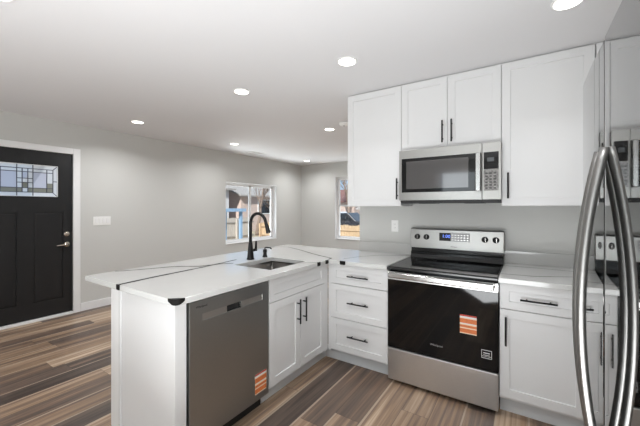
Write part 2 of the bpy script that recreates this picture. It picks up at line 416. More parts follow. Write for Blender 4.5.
def vb(y, z0, z1, w=0.004): bx(bm, X0, X1, y-w, y+w, z0, z1)
for z in (cells_z[1], cells_z[2], cells_z[5], cells_z[6]): hb(cells_y[1], cells_y[8], z)
for z in (cells_z[3], cells_z[4]): hb(cells_y[3], cells_y[6], z)
for y in (cells_y[1], cells_y[8]): vb(y, cells_z[1], cells_z[6])
for y in (cells_y[2], cells_y[7], cells_y[4], cells_y[5]): vb(y, cells_z[1], cells_z[6])
for y in (cells_y[3], cells_y[6]): vb(y, gz0, gz1)
hb(cells_y[8], gy1, 1.68); hb(gy0, cells_y[1], 1.68)
for (ya, yb, za, zb) in ((gy0, cells_y[1], gz0, cells_z[1]), (gy1, cells_y[8], gz0, cells_z[1]), (gy0, cells_y[1], gz1, cells_z[6]), (gy1, cells_y[8], gz1, cells_z[6])):
    sweep(bm, [(FX-0.018, ya, za), (FX-0.018, yb, zb)], 0.004, 6)
link('came_grid', bm, 'came', door)
bm = bmesh.new(); bx(bm, FX-0.03, FX-0.001, gy1-0.006, gy1+0.001, gz0, gz1); bx(bm, FX-0.03, FX-0.001, gy0-0.001, gy0+0.006, gz0, gz1)
bx(bm, FX-0.03, FX-0.001, gy0, gy1, gz1-0.006, gz1+0.001); bx(bm, FX-0.03, FX-0.001, gy0, gy1, gz0-0.001, gz0+0.006)
link('glazing_bead', bm, 'trim', door)
bm = bmesh.new(); lathe(bm, [(0.031,0),(0.031,0.006),(0.026,0.012),(0.012,0.013),(0.012,0.022),(0.009,0.024)], (FX, 1.602, 1.024), 'X')
bx(bm, FX+0.02, FX+0.032, 1.585, 1.619, 1.018, 1.030, bev=0.002); link('deadbolt', bm, 'nickel', door)
bm = bmesh.new(); lathe(bm, [(0.033,0),(0.033,0.006),(0.027,0.014),(0.013,0.016),(0.013,0.05),(0.010,0.052)], (FX, 1.602, 0.893), 'X')
sweep(bm, [(FX+0.045, 1.61, 0.893), (FX+0.047, 1.57, 0.893), (FX+0.047, 1.53, 0.889), (FX+0.045, 1.485, 0.886)], 0.009, 10, radii=[0.011,0.010,0.009,0.007]); link('door_lever', bm, 'nickel', door)

# windows: white vinyl frames set back in the reveal
def window(name, axis, wall_in, sgn, a0, a1, z0, z1, split):
    """axis: direction the window runs; wall_in: inner wall face; sgn: outward direction."""
    w = thing(name, (0,0,0), None, None); tag(w, kind='structure')
    d0, d1 = sorted((wall_in + sgn*0.085, wall_in + sgn*0.14))
    def B(bm, p0, p1, q0, q1, e0=0.0, e1=0.0, bev=0.002):
        if axis == 'Y': bx(bm, d0+e0, d1-e1, p0, p1, q0, q1, bev=bev)
        else: bx(bm, p0, p1, d0+e0, d1-e1, q0, q1, bev=bev)
    bm = bmesh.new(); f = 0.04
    B(bm, a0, a1, z0, z0+f); B(bm, a0, a1, z1-f, z1); B(bm, a0, a0+f, z0+f, z1-f); B(bm, a1-f, a1, z0+f, z1-f)
    link('window_frame', bm, 'trim', w)
    bm = bmesh.new()
    # white reveal lining and sill
    r0, r1 = sorted((wall_in - sgn*0.0, wall_in + sgn*0.085))
    def R(p0, p1, q0, q1, ex=0.0):
        rr0, rr1 = (r0, r1+ex) if sgn < 0 else (r0-ex, r1)
        if axis == 'Y': bx(bm, rr0, rr1, p0, p1, q0, q1)
        else: bx(bm, p0, p1, rr0, rr1, q0, q1)
    R(a0, a1, z0, z0+0.016, 0.012); R(a0, a1, z1-0.006, z1, -0.002); R(a0, a0+0.006, z0+0.016, z1-0.006, -0.002); R(a1-0.006, a1, z0+0.016, z1-0.006, -0.002)
    link('window_sill', bm, 'trim', w)
    bm = bmesh.new(); s = 0.028
    if split == 'slide':
        m = (a0+a1)/2
        for (p, q) in ((a0+f, m+0.03), (m-0.03, a1-f)):
            e = 0.004 if p < m-0.05 else 0.012
            B(bm, p, q, z0+f, z0+f+s, e, 0.012); B(bm, p, q, z1-f-s, z1-f, e, 0.012); B(bm, p, p+s, z0+f, z1-f, e, 0.012); B(bm, q-s-0.014, q, z0+f, z1-f, e, 0.012)
    else:
        m = 1.40
        for (p, q) in ((z0+f, m+0.02), (m-0.02, z1-f)):
            B(bm, a0+f, a1-f, p, p+s, 0.006, 0.006); B(bm, a0+f, a1-f, q-s, q, 0.006, 0.006); B(bm, a0+f, a0+f+s, p, q, 0.006, 0.006); B(bm, a1-f-s, a1-f, p, q, 0.006, 0.006)
    link('sash', bm, 'trim', w)
    bm = bmesh.new(); c = (d0+d1)/2
    if axis == 'Y': bx(bm, c-0.002, c+0.002, a0+f, a1-f, z0+f, z1-f)
    else: bx(bm, a0+f, a1-f, c-0.002, c+0.002, z0+f, z1-f)
    link('pane', bm, 'glass', w)
    return w
window('window_1', 'Y', XL_, -1, *W1, 'slide')
window('window_2', 'X', YF, 1, *W2, 'hung')
window('window_3', 'X', YB, -1, *W3, 'hung')

# half wall carrying the living-room side of the peninsula
bm = bmesh.new(); bx(bm, -2.18, -2.042, 0.938, YK, 0, 0.874); struct('wall_peninsula', bm, 'trim')

# ------------------------------------------------------------------ base cabinets
CT, CB = 0.908, 0.876     # counter top, counter underside
def shaker(name, O, U, Nn, w, h, parent, rail=0.056, t=0.019, m='cab'):
    bm = bmesh.new(); r = min(rail, h*0.3)
    relief(bm, O, U, (0,0,1), Nn, [0, rail, w-rail, w], [0, r, h-r, h], [[0,0,0],[0,0.009,0],[0,0,0]], t)
    return link(name, bm, m, parent, bevel=0.0012)

def bar_handle(parent, c, d, L, Nn, m='black'):
    """bar pull centred at c (on the door face), running along d, standing off along Nn."""
    c, d, Nn = Vector(c), Vector(d), Vector(Nn); bm = bmesh.new(); off = 0.032
    sweep(bm, [c + Nn*off - d*(L/2), c + Nn*off + d*(L/2)], 0.0062, 12)
    for s in (-1, 1): sweep(bm, [c + d*(s*L*0.32), c + Nn*off + d*(s*L*0.32)], 0.005, 10)
    return link('handle', bm, m, parent)

# sink base in the peninsula, doors facing +X
sb = thing('sink_base_cabinet', (-1.75, 1.96, 0), 'white shaker two-door sink cabinet between dishwasher and inner corner', 'cabinet')
bm = bmesh.new()
bx(bm, -2.04, -1.492, 1.61, 1.628, 0.11, 0.874); bx(bm, -2.04, -1.492, 2.352, 2.37, 0.11, 0.874); bx(bm, -2.04, -1.492, 1.628, 2.352, 0.11, 0.128)
bx(bm, -2.04, -2.03, 1.628, 2.352, 0.128, 0.874)
bx(bm, -1.51, -1.492, 1.628, 2.352, 0.84, 0.874); bx(bm, -1.51, -1.492, 2.31, 2.352, 0.128, 0.84); bx(bm, -1.51, -1.492, 1.628, 2.31, 0.695, 0.715)
link('body', bm, 'cab', sb)
box_obj('toe_kick', (-1.565, -1.55, 1.61, 2.452, 0.0, 0.11), 'toekick', sb)
bmq = bmesh.new(); bx(bmq, -1.492, -1.478, 2.316, 2.372, 0.11, 0.872); link('corner_filler', bmq, 'cab', sb)
shaker('false_front', (-1.472, 1.613, 0.708), (0,1,0), (1,0,0), 0.700, 0.160, sb, rail=0.05)
for (y0, hy) in ((1.613, 1.910), (1.965, 2.000)):
    d = shaker('door', (-1.472, y0, 0.125), (0,1,0), (1,0,0), 0.348, 0.578, sb)
    bar_handle(d, (-1.472, hy + (0.012 if y0 < 1.7 else -0.002), 0.572), (0,0,1), 0.185, (1,0,0))

# drawer base on the kitchen wall
FY = 2.375
db = thing('drawer_base_cabinet', (-1.2, 2.7, 0), 'white three-drawer base cabinet left of the range', 'cabinet')
bm = bmesh.new(); bx(bm, -1.470, -0.922, 2.395, YK-0.002, 0.11, 0.874); link('body', bm, 'cab', db)
bm = bmesh.new(); bx(bm, -1.55, -0.922, 2.452, 2.466, 0, 0.11); link('toe_kick', bm, 'toekick', db)
box_obj('corner_filler', (-1.476, -1.45, 2.379, 2.395, 0.11, 0.872), 'cab', db)
for (z0, z1, hz) in ((0.702, 0.868, 0.780), (0.405, 0.697, 0.556), (0.125, 0.400, 0.272)):
    d = shaker('drawer', (-1.448, FY, z0), (1,0,0), (0,-1,0), 0.524, z1-z0, db, rail=0.052)
    bar_handle(d, (-1.176, FY, hz), (1,0,0), 0.19, (0,-1,0))

# right base cabinet
rb = thing('base_cabinet', (0.07, 2.7, 0), 'white base cabinet with one drawer over one door between range and refrigerator', 'cabinet')
bm = bmesh.new(); bx(bm, -0.155, 0.300, 2.395, YK-0.002, 0.11, 0.874); link('body', bm, 'cab', rb)
box_obj('toe_kick', (-0.155, 0.300, 2.452, 2.466, 0, 0.11), 'toekick', rb)
d = shaker('drawer', (-0.152, FY, 0.705), (1,0,0), (0,-1,0), 0.446, 0.163, rb, rail=0.052); bar_handle(d, (0.056, FY, 0.780), (1,0,0), 0.19, (0,-1,0))
d = shaker('door', (-0.152, FY, 0.130), (1,0,0), (0,-1,0), 0.446, 0.570, rb); bar_handle(d, (-0.117, FY, 0.566), (0,0,1), 0.185, (0,-1,0))

cb = thing('corner_base_cabinet', (0.62, 2.7, 0), 'white corner base cabinet mostly hidden behind the refrigerator', 'cabinet')
bm = bmesh.new(); bx(bm, 0.302, XR_-0.002, 2.395, YK-0.002, 0.11, 0.874); link('body', bm, 'cab', cb)
box_obj('toe_kick', (0.302, XR_-0.002, 2.452, 2.466, 0, 0.11), 'toekick', cb)
d = shaker('door', (0.306, FY, 0.130), (1,0,0), (0,-1,0), 0.63, 0.738, cb)

# end panel of the peninsula
ep = thing('end_panel', (-1.77, 0.965, 0), 'white painted end panel closing the peninsula beside the dishwasher', 'panel')
box_obj('panel', (-2.040, -1.497, 0.930, 0.990, 0.0, 0.874), 'cab', ep, bev=0.0015)
box_obj('corner_post', (-1.497, -1.480, 0.926, 0.991, 0.0, 0.874), 'cab', ep, bev=0.002)
box_obj('scribe_strip', (-2.052, -2.030, 0.922, 0.930, 0.0, 0.874), 'cab', ep, bev=0.001)

# ------------------------------------------------------------------ worktops
def slab(bm, xs, ys, keep, z0, z1, round_pts, r=0.02):
    V = {}
    def gv(i, j):
        if (i, j) not in V: V[(i, j)] = bm.verts.new((xs[i], ys[j], z0))
        return V[(i, j)]
    fs = [bm.faces.new((gv(i,j), gv(i+1,j), gv(i+1,j+1), gv(i,j+1))) for i in range(len(xs)-1) for j in range(len(ys)-1) if keep(i, j)]
    g = bmesh.ops.extrude_face_region(bm, geom=fs)
    vv = [e for e in g['geom'] if isinstance(e, bmesh.types.BMVert)]
    bmesh.ops.translate(bm, verts=vv, vec=(0,0,z1-z0))
    bmesh.ops.recalc_face_normals(bm, faces=bm.faces)
    vert_e = [e for e in bm.edges if abs(e.verts[0].co.z - e.verts[1].co.z) > 0.01 and any((e.verts[0].co.xy - Vector(p)).length < 1e-4 for p in round_pts)]
    bmesh.ops.bevel(bm, geom=vert_e, offset=r, segments=6, affect='EDGES', profile=0.5)
    bm.edges.ensure_lookup_table()
    sharp = [e for e in bm.edges if len(e.link_faces) == 2 and e.calc_face_angle(0) > math.radians(60) and abs(e.verts[0].co.z - e.verts[1].co.z) < 1e-5]
    bmesh.ops.bevel(bm, geom=sharp, offset=0.002, segments=2, affect='EDGES', profile=0.5)

def vein(bm, pts, w, z, mi=1, drop=None):
    """a slightly raised dark ribbon along pts on the top surface, with a soft waver."""
    P = []
    for a, b in zip(pts, pts[1:]):
        a, b = Vector(a), Vector(b); n = max(2, int((b-a).length / 0.03))
        for k in range(n): P.append(a.lerp(b, k/n))
    P.append(Vector(pts[-1])); rng = random.Random(len(P)); L = []
    for i, p in enumerate(P):
        d = (P[min(i+1, len(P)-1)] - P[max(i-1, 0)]).normalized(); nn = Vector((-d.y, d.x))
        ww = w[0] + (w[1]-w[0]) * i/(len(P)-1); ww *= 1.55 * (0.8 + 0.4*rng.random())
        L.append((bm.verts.new((p.x+nn.x*ww/2, p.y+nn.y*ww/2, z)), bm.verts.new((p.x-nn.x*ww/2, p.y-nn.y*ww/2, z))))
    for a, b in zip(L, L[1:]):
        f = bm.faces.new((a[0], b[0], b[1], a[1])); f.material_index = mi
        if f.normal.z < 0: f.normal_flip()

CX, CY = -1.442, 2.335      # inner edges of the worktop
pc = thing('countertop', (-1.9, 2.0, CB), 'white quartz peninsula countertop with dark veins and sink cut-out', 'countertop')
bm = bmesh.new()
xs = [-2.465, -1.945, -1.565, CX, -0.917]; ys = [0.903, 1.72, 2.17, CY, 3.028]
slab(bm, xs, ys, lambda i, j: not (i == 1 and j == 1) and not (i == 3 and j < 3), CB, CT, [(CX, 0.903)], 0.042)
zt = CT + 0.0005
for f in bm.faces: f.material_index = 0
vein(bm, [(-2.462, 1.085), (-2.414, 1.129), (-2.33, 1.295), (-2.275, 1.417), (-2.12, 1.53), (-2.06, 1.70), (-2.00, 1.76)], (0.013, 0.013), zt)
vein(bm, [(-2.012, 0.904), (-2.041, 1.138), (-2.054, 1.364), (-2.062, 1.478), (-2.09, 1.70), (-2.12, 1.9)], (0.020, 0.012), zt)
vein(bm, [(-2.455, 2.66), (-2.40, 2.78), (-2.30, 2.83), (-2.009, 2.69), (-1.82, 2.58), (-1.635, 2.485), (-1.47, 2.42), (CX-0.01, 2.345)], (0.010, 0.012), zt)
vein(bm, [(-1.563, 2.06), (-1.50, 2.12), (CX, 2.185)], (0.004, 0.008), zt)
vein(bm, [(-1.36, 2.45), (-1.29, 2.652), (-1.163, 2.83), (-0.999, 2.905), (-0.93, 2.92)], (0.005, 0.007), zt)
# where the veins run over the polished edge
def edge_patch(p, q, nrm, zz0=CB+0.001, zz1=CT+0.0006, back=0.010):
    p, q, nrm = Vector(p), Vector(q), Vector(nrm); o = nrm * 0.0012
    n = 6; top = []; bot = []; inn = []
    for k in range(n+1):
        a = p.lerp(q, k/n); s = math.sin(math.pi * (0.2 + 0.6*k/n))
        top.append(bm.verts.new((a.x+o.x, a.y+o.y, zz1))); bot.append(bm.verts.new((a.x+o.x, a.y+o.y, zz1 - (zz1-zz0)*min(1, s*1.4))))
        inn.append(bm.verts.new((a.x-nrm.x*back*s, a.y-nrm.y*back*s, zz1)))
    for k in range(n):
        f = bm.faces.new((top[k], top[k+1], bot[k+1], bot[k])); f.material_index = 1
        f = bm.faces.new((inn[k], inn[k+1], top[k+1], top[k])); f.material_index = 1
edge_patch((-2.035, 0.903), (-1.990, 0.903), (0, -1))
edge_patch((CX, 2.150), (CX, 2.200), (1, 0)); edge_patch((CX, 2.275), (CX, 2.325), (1, 0))
edge_patch((-1.335, CY), (-1.280, CY), (0, -1))
# dark corner inclusion that wraps the rounded near corner
arc = []
cx0, cy0, rr = CX-0.042, 0.903+0.042, 0.0432
pathc = [Vector((cx0-0.018, cy0-rr))] + [Vector((cx0+rr*math.sin(t), cy0-rr*math.cos(t))) for t in [math.radians(a) for a in range(0, 91, 15)]] + [Vector((cx0+rr, cy0+0.012))]
n = len(pathc)
tp = []; bt = []; ins = []
for k, a in enumerate(pathc):
    s = math.sin(math.pi*(0.10+0.80*k/(n-1))) ** 0.7
    q_ = pathc[0].lerp(pathc[-1], k/(n-1))
    tp.append(bm.verts.new((a.x, a.y, CT+0.0006))); bt.append(bm.verts.new((a.x, a.y, CT+0.0006-(CT-CB)*s))); ins.append(bm.verts.new((q_.x, q_.y, CT+0.0006)))
for k in range(n-1):
    f = bm.faces.new((tp[k], tp[k+1], bt[k+1], bt[k])); f.material_index = 1
    f = bm.faces.new((ins[k], ins[k+1], tp[k+1], tp[k])); f.material_index = 1
link('slab', bm, ['quartz', 'vein'], pc, recalc=False)

rc = thing('countertop', (0.4, 2.7, CB), 'white quartz countertop with two thin dark veins right of the range', 'countertop')
bm = bmesh.new(); slab(bm, [-0.157, XR_-0.002], [CY, 3.028], lambda i, j: True, CB, CT, [])
for f in bm.faces: f.material_index = 0
vein(bm, [(-0.155, 2.845), (0.078, 2.865), (0.287, 2.85), (0.5, 2.87), (0.9, 2.80)], (0.006, 0.005), zt)
vein(bm, [(-0.155, 2.49), (0.038, 2.51), (0.15, 2.57), (0.265, 2.635), (0.5, 2.68), (0.9, 2.6)], (0.006, 0.006), zt)
link('slab', bm, ['quartz', 'vein'], rc, recalc=False)

bm = bmesh.new(); bx(bm, -1.486, -0.917, 3.008, 3.029, CT, 1.008, bev=0.0015)
tag(link('backsplash', bm, 'quartz', base=(-1.2, 3.018, CT)), 'low white quartz upstand on the wall left of the range', 'backsplash')
bm = bmesh.new(); bx(bm, -0.157, XR_-0.002, 3.008, 3.029, CT, 1.008, bev=0.0015)
tag(link('backsplash', bm, 'quartz', base=(0.4, 3.018, CT)), 'low white quartz upstand on the wall right of the range', 'backsplash')

# sink (undermount bowl)
sk = thing('sink', (-1.755, 1.945, 0.67), 'undermount stainless steel sink bowl set in the peninsula counter', 'sink')
bm = bmesh.new(); sx0, sx1, sy0, sy1, sz = -1.948, -1.562, 1.717, 2.173, 0.675
out = [(sx0,sy0),(sx1,sy0),(sx1,sy1),(sx0,sy1)]
ring_top = [bm.verts.new((x,y,CB-0.001)) for x,y in out]; e = 0.012
ring_bot = [bm.verts.new((x+(e if x==sx0 else -e), y+(e if y==sy0 else -e), sz)) for x,y in out]
for k in range(4): bm.faces.new((ring_top[k], ring_top[(k+1)%4], ring_bot[(k+1)%4], ring_bot[k]))
bm.faces.new(ring_bot)
bmesh.ops.bevel(bm, geom=[e_ for e_ in bm.edges if len(e_.link_faces) == 2], offset=0.014, segments=4, affect='EDGES', profile=0.5)
for f in bm.faces: f.smooth = True
o = link('bowl', bm, 'sinksteel', sk); md = o.modifiers.new('solid', 'SOLIDIFY'); md.thickness = 0.0015; md.offset = 1
bm = bmesh.new(); lathe(bm, [(0.045,0.001),(0.045,0.004),(0.036,0.004),(0.03,0.0015),(0.006,0.0015),(0.006,0.01),(0.001,0.011)], (-1.79, 1.945, sz)); link('drain', bm, 'steelhandle', sk)

# faucet
fa = thing('faucet', (-2.034, 1.984, CT), 'tall matte black gooseneck pull-down faucet behind the sink', 'faucet')
fx, fy = -2.034, 1.984
bm = bmesh.new(); lathe(bm, [(0.034,0),(0.034,0.006),(0.030,0.012),(0.026,0.05),(0.022,0.10),(0.018,0.135),(0.0145,0.150)], (fx, fy, CT)); link('base', bm, 'black', fa)
bm = bmesh.new(); R_ = 0.090; zc = CT + 0.402 - R_
pts = [(fx, fy, CT+0.12), (fx, fy, zc-0.08), (fx, fy, zc)]
for k in range(1, 15):
    t = math.pi * k/15.3; pts.append((fx+R_-R_*math.cos(t), fy, zc+R_*math.sin(t)))
link_pts = list(pts); sweep(bm, pts, 0.0138, 14, up=(0,1,0)); link('spout', bm, 'black', fa)
a = Vector(pts[-1]); d_ = (Vector(pts[-1])-Vector(pts[-2])).normalized()
bm = bmesh.new(); sweep(bm, [a - d_*0.004, a + d_*0.02, a + d_*0.065, a + d_*0.100, a + d_*0.104], 0.015, 16, radii=[0.0135, 0.0145, 0.0175, 0.0215, 0.018], up=(0,1,0)); link('spray_head', bm, 'black', fa)
bm = bmesh.new(); sweep(bm, [(fx, fy, CT+0.075), (fx+0.01, fy+0.035, CT+0.078), (fx+0.012, fy+0.052, CT+0.08)], 0.013, 14)
sweep(bm, [(fx+0.012, fy+0.050, CT+0.068), (fx+0.012, fy+0.054, CT+0.10), (fx+0.010, fy+0.058, CT+0.155)], 0.009, 12, radii=[0.014, 0.0105, 0.008]); link('lever', bm, 'black', fa)
so = thing('soap_dispenser', (-2.018, 2.149, CT), 'short matte black soap dispenser pump beside the faucet', 'soap dispenser')
bm = bmesh.new(); lathe(bm, [(0.0225,0),(0.0225,0.008),(0.0165,0.018),(0.015,0.04),(0.019,0.045),(0.0185,0.068),(0.010,0.071)], (-2.018, 2.149, CT)); link('body', bm, 'black', so)
bm = bmesh.new(); sweep(bm, [(-2.018,2.149,CT+0.07),(-2.018,2.149,CT+0.084),(-2.0,2.153,CT+0.088),(-1.965,2.162,CT+0.086),(-1.95,2.166,CT+0.074)], 0.006, 10); link('spout', bm, 'black', so)

# ------------------------------------------------------------------ dishwasher
dw = thing('dishwasher', (-1.75, 1.3, 0), 'dark stainless built-in dishwasher with pocket handle in the peninsula', 'dishwasher')
box_obj('body', (-2.035, -1.506, 0.995, 1.606, 0.102, 0.870), 'gap', dw)
bm = bmesh.new(); ys = [0, 0.078, 0.247, 0.355, 0.540, 0.598]; zs = [0, 0.645, 0.683, 0.758]
dep = [[0,0,0],[0,0.004,0],[0,0.020,0],[0,0.004,0],[0,0,0]]; mm = [[0,0,0],[0,1,0],[0,2,0],[0,1,0],[0,0,0]]
relief(bm, (-1.470, 1.002, 0.105), (0,1,0), (0,0,1), (1,0,0), ys, zs, dep, 0.036, mm)
dwd = link('door', bm, ['steelv', 'steelpocket', 'darkplastic'], dw, bevel=0.001)
bm = bmesh.new(); bx(bm, -1.488, -1.4705, 1.252, 1.355, 0.744, 0.753, bev=0.002); bx(bm, -1.488, -1.4705, 1.349, 1.357, 0.750, 0.785, bev=0.002); link('pocket_lip', bm, 'steelhandle', dwd)
box_obj('kick_plate', (-1.56, -1.545, 1.0, 1.60, 0.0, 0.10), 'darkplastic', dw)
text('logo', 'Whirlpool', 0.017, (-1.4693, 1.075, 0.830), (0,1,0), (0,0,1), 'greydark', dw)
def sticker(parent, O, U, V, w, h, name='energy_sticker'):
    U, V = Vector(U), Vector(V); Nn = U.cross(V); O = Vector(O); bm = bmesh.new()
    us = [0, w]; vs = [0, .05*h, .27*h, .33*h, .46*h, .52*h, .56*h, .80*h, .84*h, .92*h, h]
    mi = [[1, 0, 1, 0, 1, 2, 0, 1, 2, 3]]
    relief(bm, O + Nn*0.0008, U, V, Nn, us, vs, [[0]*10], 0.0006, mi, edge_mi=1)
    return link(name, bm, ['orange', 'cream', 'whitemark', 'red'], parent)
o = sticker(dw, (-1.470, 1.473, 0.150), (0,1,0), (0,0,1), 0.105, 0.13); o['label'] = 'orange and white energy sticker'

# ------------------------------------------------------------------ range
RX0, RX1 = -0.913, -0.159
rg = thing('range', ((RX0+RX1)/2, 2.68, 0), 'freestanding stainless electric range with black glass oven door', 'stove')
bm = bmesh.new(); bx(bm, RX0, RX1, 2.40, 3.01, 0.035, 0.880, bev=0.002); link('body', bm, 'blackenamel', rg)
bm = bmesh.new(); bx(bm, RX0+0.02, RX1-0.02, 2.43, 2.98, 0.0, 0.035); link('foot_rail', bm, 'darkplastic', rg)
bm = bmesh.new(); bx(bm, RX0, RX1, 2.351, 2.398, 0.032, 0.274, bev=0.004); link('storage_drawer', bm, 'steel', rg)
bm = bmesh.new(); relief(bm, (RX0, 2.351, 0.282), (1,0,0), (0,0,1), (0,-1,0), [0, 0.008, 0.746, 0.754], [0, 0.525, 0.583], [[0,0],[0,0],[0,0]], 0.045, [[0,1],[0,1],[0,1]], 0)
od = link('oven_door', bm, ['blackglass', 'steel'], rg, bevel=0.001)
bm = bmesh.new()      # wide flat handle with rounded ends
bx(bm, RX0+0.018, RX1-0.018, 2.296, 2.316, 0.826, 0.868, bev=0.008, seg=3)
for x in (RX0+0.03, RX1-0.055): bx(bm, x, x+0.025, 2.312, 2.352, 0.836, 0.860, bev=0.002)
link('handle', bm, 'steelhandle', od)
text('logo', 'Whirlpool', 0.021, (-0.548, 2.3502, 0.372), (1,0,0), (0,0,1), 'greymark', od)
o = sticker(od, (-0.391, 2.351, 0.499), (1,0,0), (0,0,1), 0.105, 0.128); o['label'] = 'orange and white striped energy sticker'
bm = bmesh.new(); bo = (-0.258, 2.3503, 0.362)
for (a, b, c, d) in ((0,0.062,0,0.003),(0,0.062,0.052,0.055),(0,0.003,0,0.055),(0.059,0.062,0,0.055),(0.012,0.05,0.020,0.023),(0.012,0.05,0.032,0.038),(0.0,0.062,0.012,0.014)):
    bx(bm, bo[0]+a, bo[0]+b, 2.3497, 2.3512, bo[2]+c, bo[2]+d)
link('badge', bm, 'whitemark', od)
bm = bmesh.new(); bx(bm, RX0-0.002, RX1+0.002, 2.335, 2.93, 0.884, 0.903, bev=0.004); ct = link('cooktop', bm, 'blackenamel', rg)
bm = bmesh.new(); bx(bm, RX0+0.008, RX1-0.008, 2.350, 2.92, 0.903, 0.9065, bev=0.001); cg = link('glass_surface', bm, 'blackglass', ct)
for (x, y, r) in ((-0.72, 2.50, 0.11), (-0.35, 2.50, 0.125), (-0.73, 2.77, 0.085), (-0.35, 2.77, 0.085), (-0.535, 2.80, 0.05)):
    bm = bmesh.new(); seg = 40
    A = [bm.verts.new((x+r*math.cos(2*math.pi*k/seg), y+r*math.sin(2*math.pi*k/seg), 0.9068)) for k in range(seg)]
    B_ = [bm.verts.new((x+(r-0.0012)*math.cos(2*math.pi*k/seg), y+(r-0.0012)*math.sin(2*math.pi*k/seg), 0.9068)) for k in range(seg)]
    for k in range(seg): bm.faces.new((A[k], A[(k+1)%seg], B_[(k+1)%seg], B_[k]))
    link('burner_ring', bm, 'greydark', ct)
bm = bmesh.new()
def wedge(bm, x0, x1, prof, mi=0):
    a = [bm.verts.new((x0, y, z)) for y, z in prof]; b = [bm.verts.new((x1, y, z)) for y, z in prof]; n = len(prof)
    for k in range(n): f = bm.faces.new((a[k], a[(k+1)%n], b[(k+1)%n], b[k])); f.material_index = mi
    bm.faces.new(a[::-1]).material_index = mi; bm.faces.new(b).material_index = mi
wedge(bm, RX0+0.004, RX1-0.004, [(2.905, 0.90), (2.925, 0.935), (2.925, 0.955), (2.94, 0.96), (2.94, 1.0), (3.02, 1.0), (3.02, 0.90)])
link('vent_riser', bm, 'blackenamel', rg)
bm = bmesh.new(); wedge(bm, RX0, RX1, [(2.918, 0.995), (2.932, 1.16), (2.940, 1.170), (3.02, 1.170), (3.02, 0.995)])
bg_ = link('control_panel', bm, 'steelmid', rg, bevel=0.002)
PYf = lambda z: 2.918 + 0.014*(z-0.995)/0.165
for x in (-0.849, -0.768, -0.295, -0.215):
    bm = bmesh.new(); y = PYf(1.095)
    lathe(bm, [(0.025,0),(0.025,0.004),(0.0215,0.005),(0.020,0.028),(0.018,0.031),(0.001,0.031)], (x, y, 1.095), '-Y', 24); k = link('knob', bm, 'black', bg_)
    bm = bmesh.new(); bx(bm, x+0.004, x+0.009, y-0.0325, y-0.028, 1.080, 1.112); link('pointer', bm, 'steelhandle', k)
bm = bmesh.new(); bx(bm, -0.655, -0.560, 2.918, 2.935, 1.068, 1.138); link('display', bm, 'screen', bg_)
bm = bmesh.new(); bx(bm, -0.560, -0.410, 2.9185, 2.935, 1.068, 1.138); kp = link('keypad', bm, 'greymark', bg_)
bm = bmesh.new()
for i in range(6):
    for j in range(3): bx(bm, -0.552+i*0.024, -0.538+i*0.024, 2.9175, 2.919, 1.076+j*0.021, 1.084+j*0.021)
link('buttons', bm, 'steel', kp)
text('clock_digits', '1:00', 0.040, (-0.597, 2.9172, 1.108), (1,0,0), (0,0,1), 'blue_led', bg_)
text('logo', 'Whirlpool', 0.013, (-0.535, 2.9160, 1.020), (1,0,0), (0,0,1), 'greydark', bg_)

# ------------------------------------------------------------------ wall cabinets
UY = 2.700; UB, UT = 1.373, 2.438
def wall_cab(name, x0, x1, z0, z1, doors, label, loc):
    c = thing(name, loc, label, 'cabinet')
    bm = bmesh.new(); bx(bm, x0+0.0005, x1-0.0005, UY+0.021, YK-0.002, z0, z1); link('body', bm, 'cab', c)
    for (a, b, hx, hz0, hz1) in doors:
        d = shaker('door', (a, UY, z0+0.002), (1,0,0), (0,-1,0), b-a, z1-z0-0.014, c)
        if hx is not None: bar_handle(d, (hx, UY, (hz0+hz1)/2), (0,0,1), hz1-hz0, (0,-1,0))
    return c
XA, XB, XM, XC, XD = -1.458, -0.925, -0.5435, -0.163, 0.371
wall_cab('wall_cabinet', XA, XB, UB, UT, [(XA+0.002, XB-0.002, -0.957, 1.432, 1.616)], 'tall white wall cabinet at the left end, beside the microwave', (-1.19, 2.88, UB))
wall_cab('wall_cabinet', XB, XC, 1.845, UT, [(XB+0.002, XM-0.0015, -0.578, 1.888, 2.066), (XM+0.0015, XC-0.002, -0.508, 1.888, 2.066)], 'short white two-door wall cabinet above the microwave', (XM, 2.88, 1.845))
wall_cab('wall_cabinet', XC, XD, UB, UT, [(XC+0.002, XD-0.003, -0.119, 1.428, 1.616)], 'tall white wall cabinet between microwave and refrigerator', (0.1, 2.88, UB))
wall_cab('corner_wall_cabinet', XD+0.002, XR_-0.002, UB, UT, [(XD+0.005, XR_-0.01, None, 0, 0)], 'white corner wall cabinet whose edge shows beside the refrigerator top', (0.66, 2.88, UB))

# ------------------------------------------------------------------ microwave
mw = thing('microwave', (XM, 2.83, 1.405), 'stainless over-the-range microwave with black window under the wall cabinet', 'microwave')
MX0, MX1, MY = -0.918, -0.160, 2.625
box_obj('body', (MX0+0.002, MX1-0.002, 2.655, YK-0.004, 1.405, 1.842), 'darkplastic', mw)
bm = bmesh.new()
us = [0, 0.022, 0.060, 0.500, 0.590, 0.633]; vs = [0, 0.066, 0.095, 0.325, 0.350, 0.421]
dep = [[0]*5 for _ in range(5)]; mm = [[0]*5 for _ in range(5)]
for i in (1,2,3,4):
    for j in (1,2,3): dep[i][j] = 0.003; mm[i][j] = 1
for i in (2,):
    for j in (2,): mm[i][j] = 2
for j in (1,2,3): dep[4][j] = 0.0; mm[4][j] = 0
us[4] = 0.628; us[3] = 0.54
mm[3][2] = 1
relief(bm, (MX0, MY, 1.421), (1,0,0), (0,0,1), (0,-1,0), us, vs, dep, 0.030, mm)
md_ = link('door', bm, ['steelmid', 'blackglass', 'mwglass'], mw, bevel=0.001)
bm = bmesh.new(); bx(bm, -0.324, -0.288, 2.577, 2.590, 1.484, 1.768, bev=0.005, seg=3)
for z in (1.50, 1.735): bx(bm, -0.316, -0.296, 2.588, 2.628, z, z+0.02)
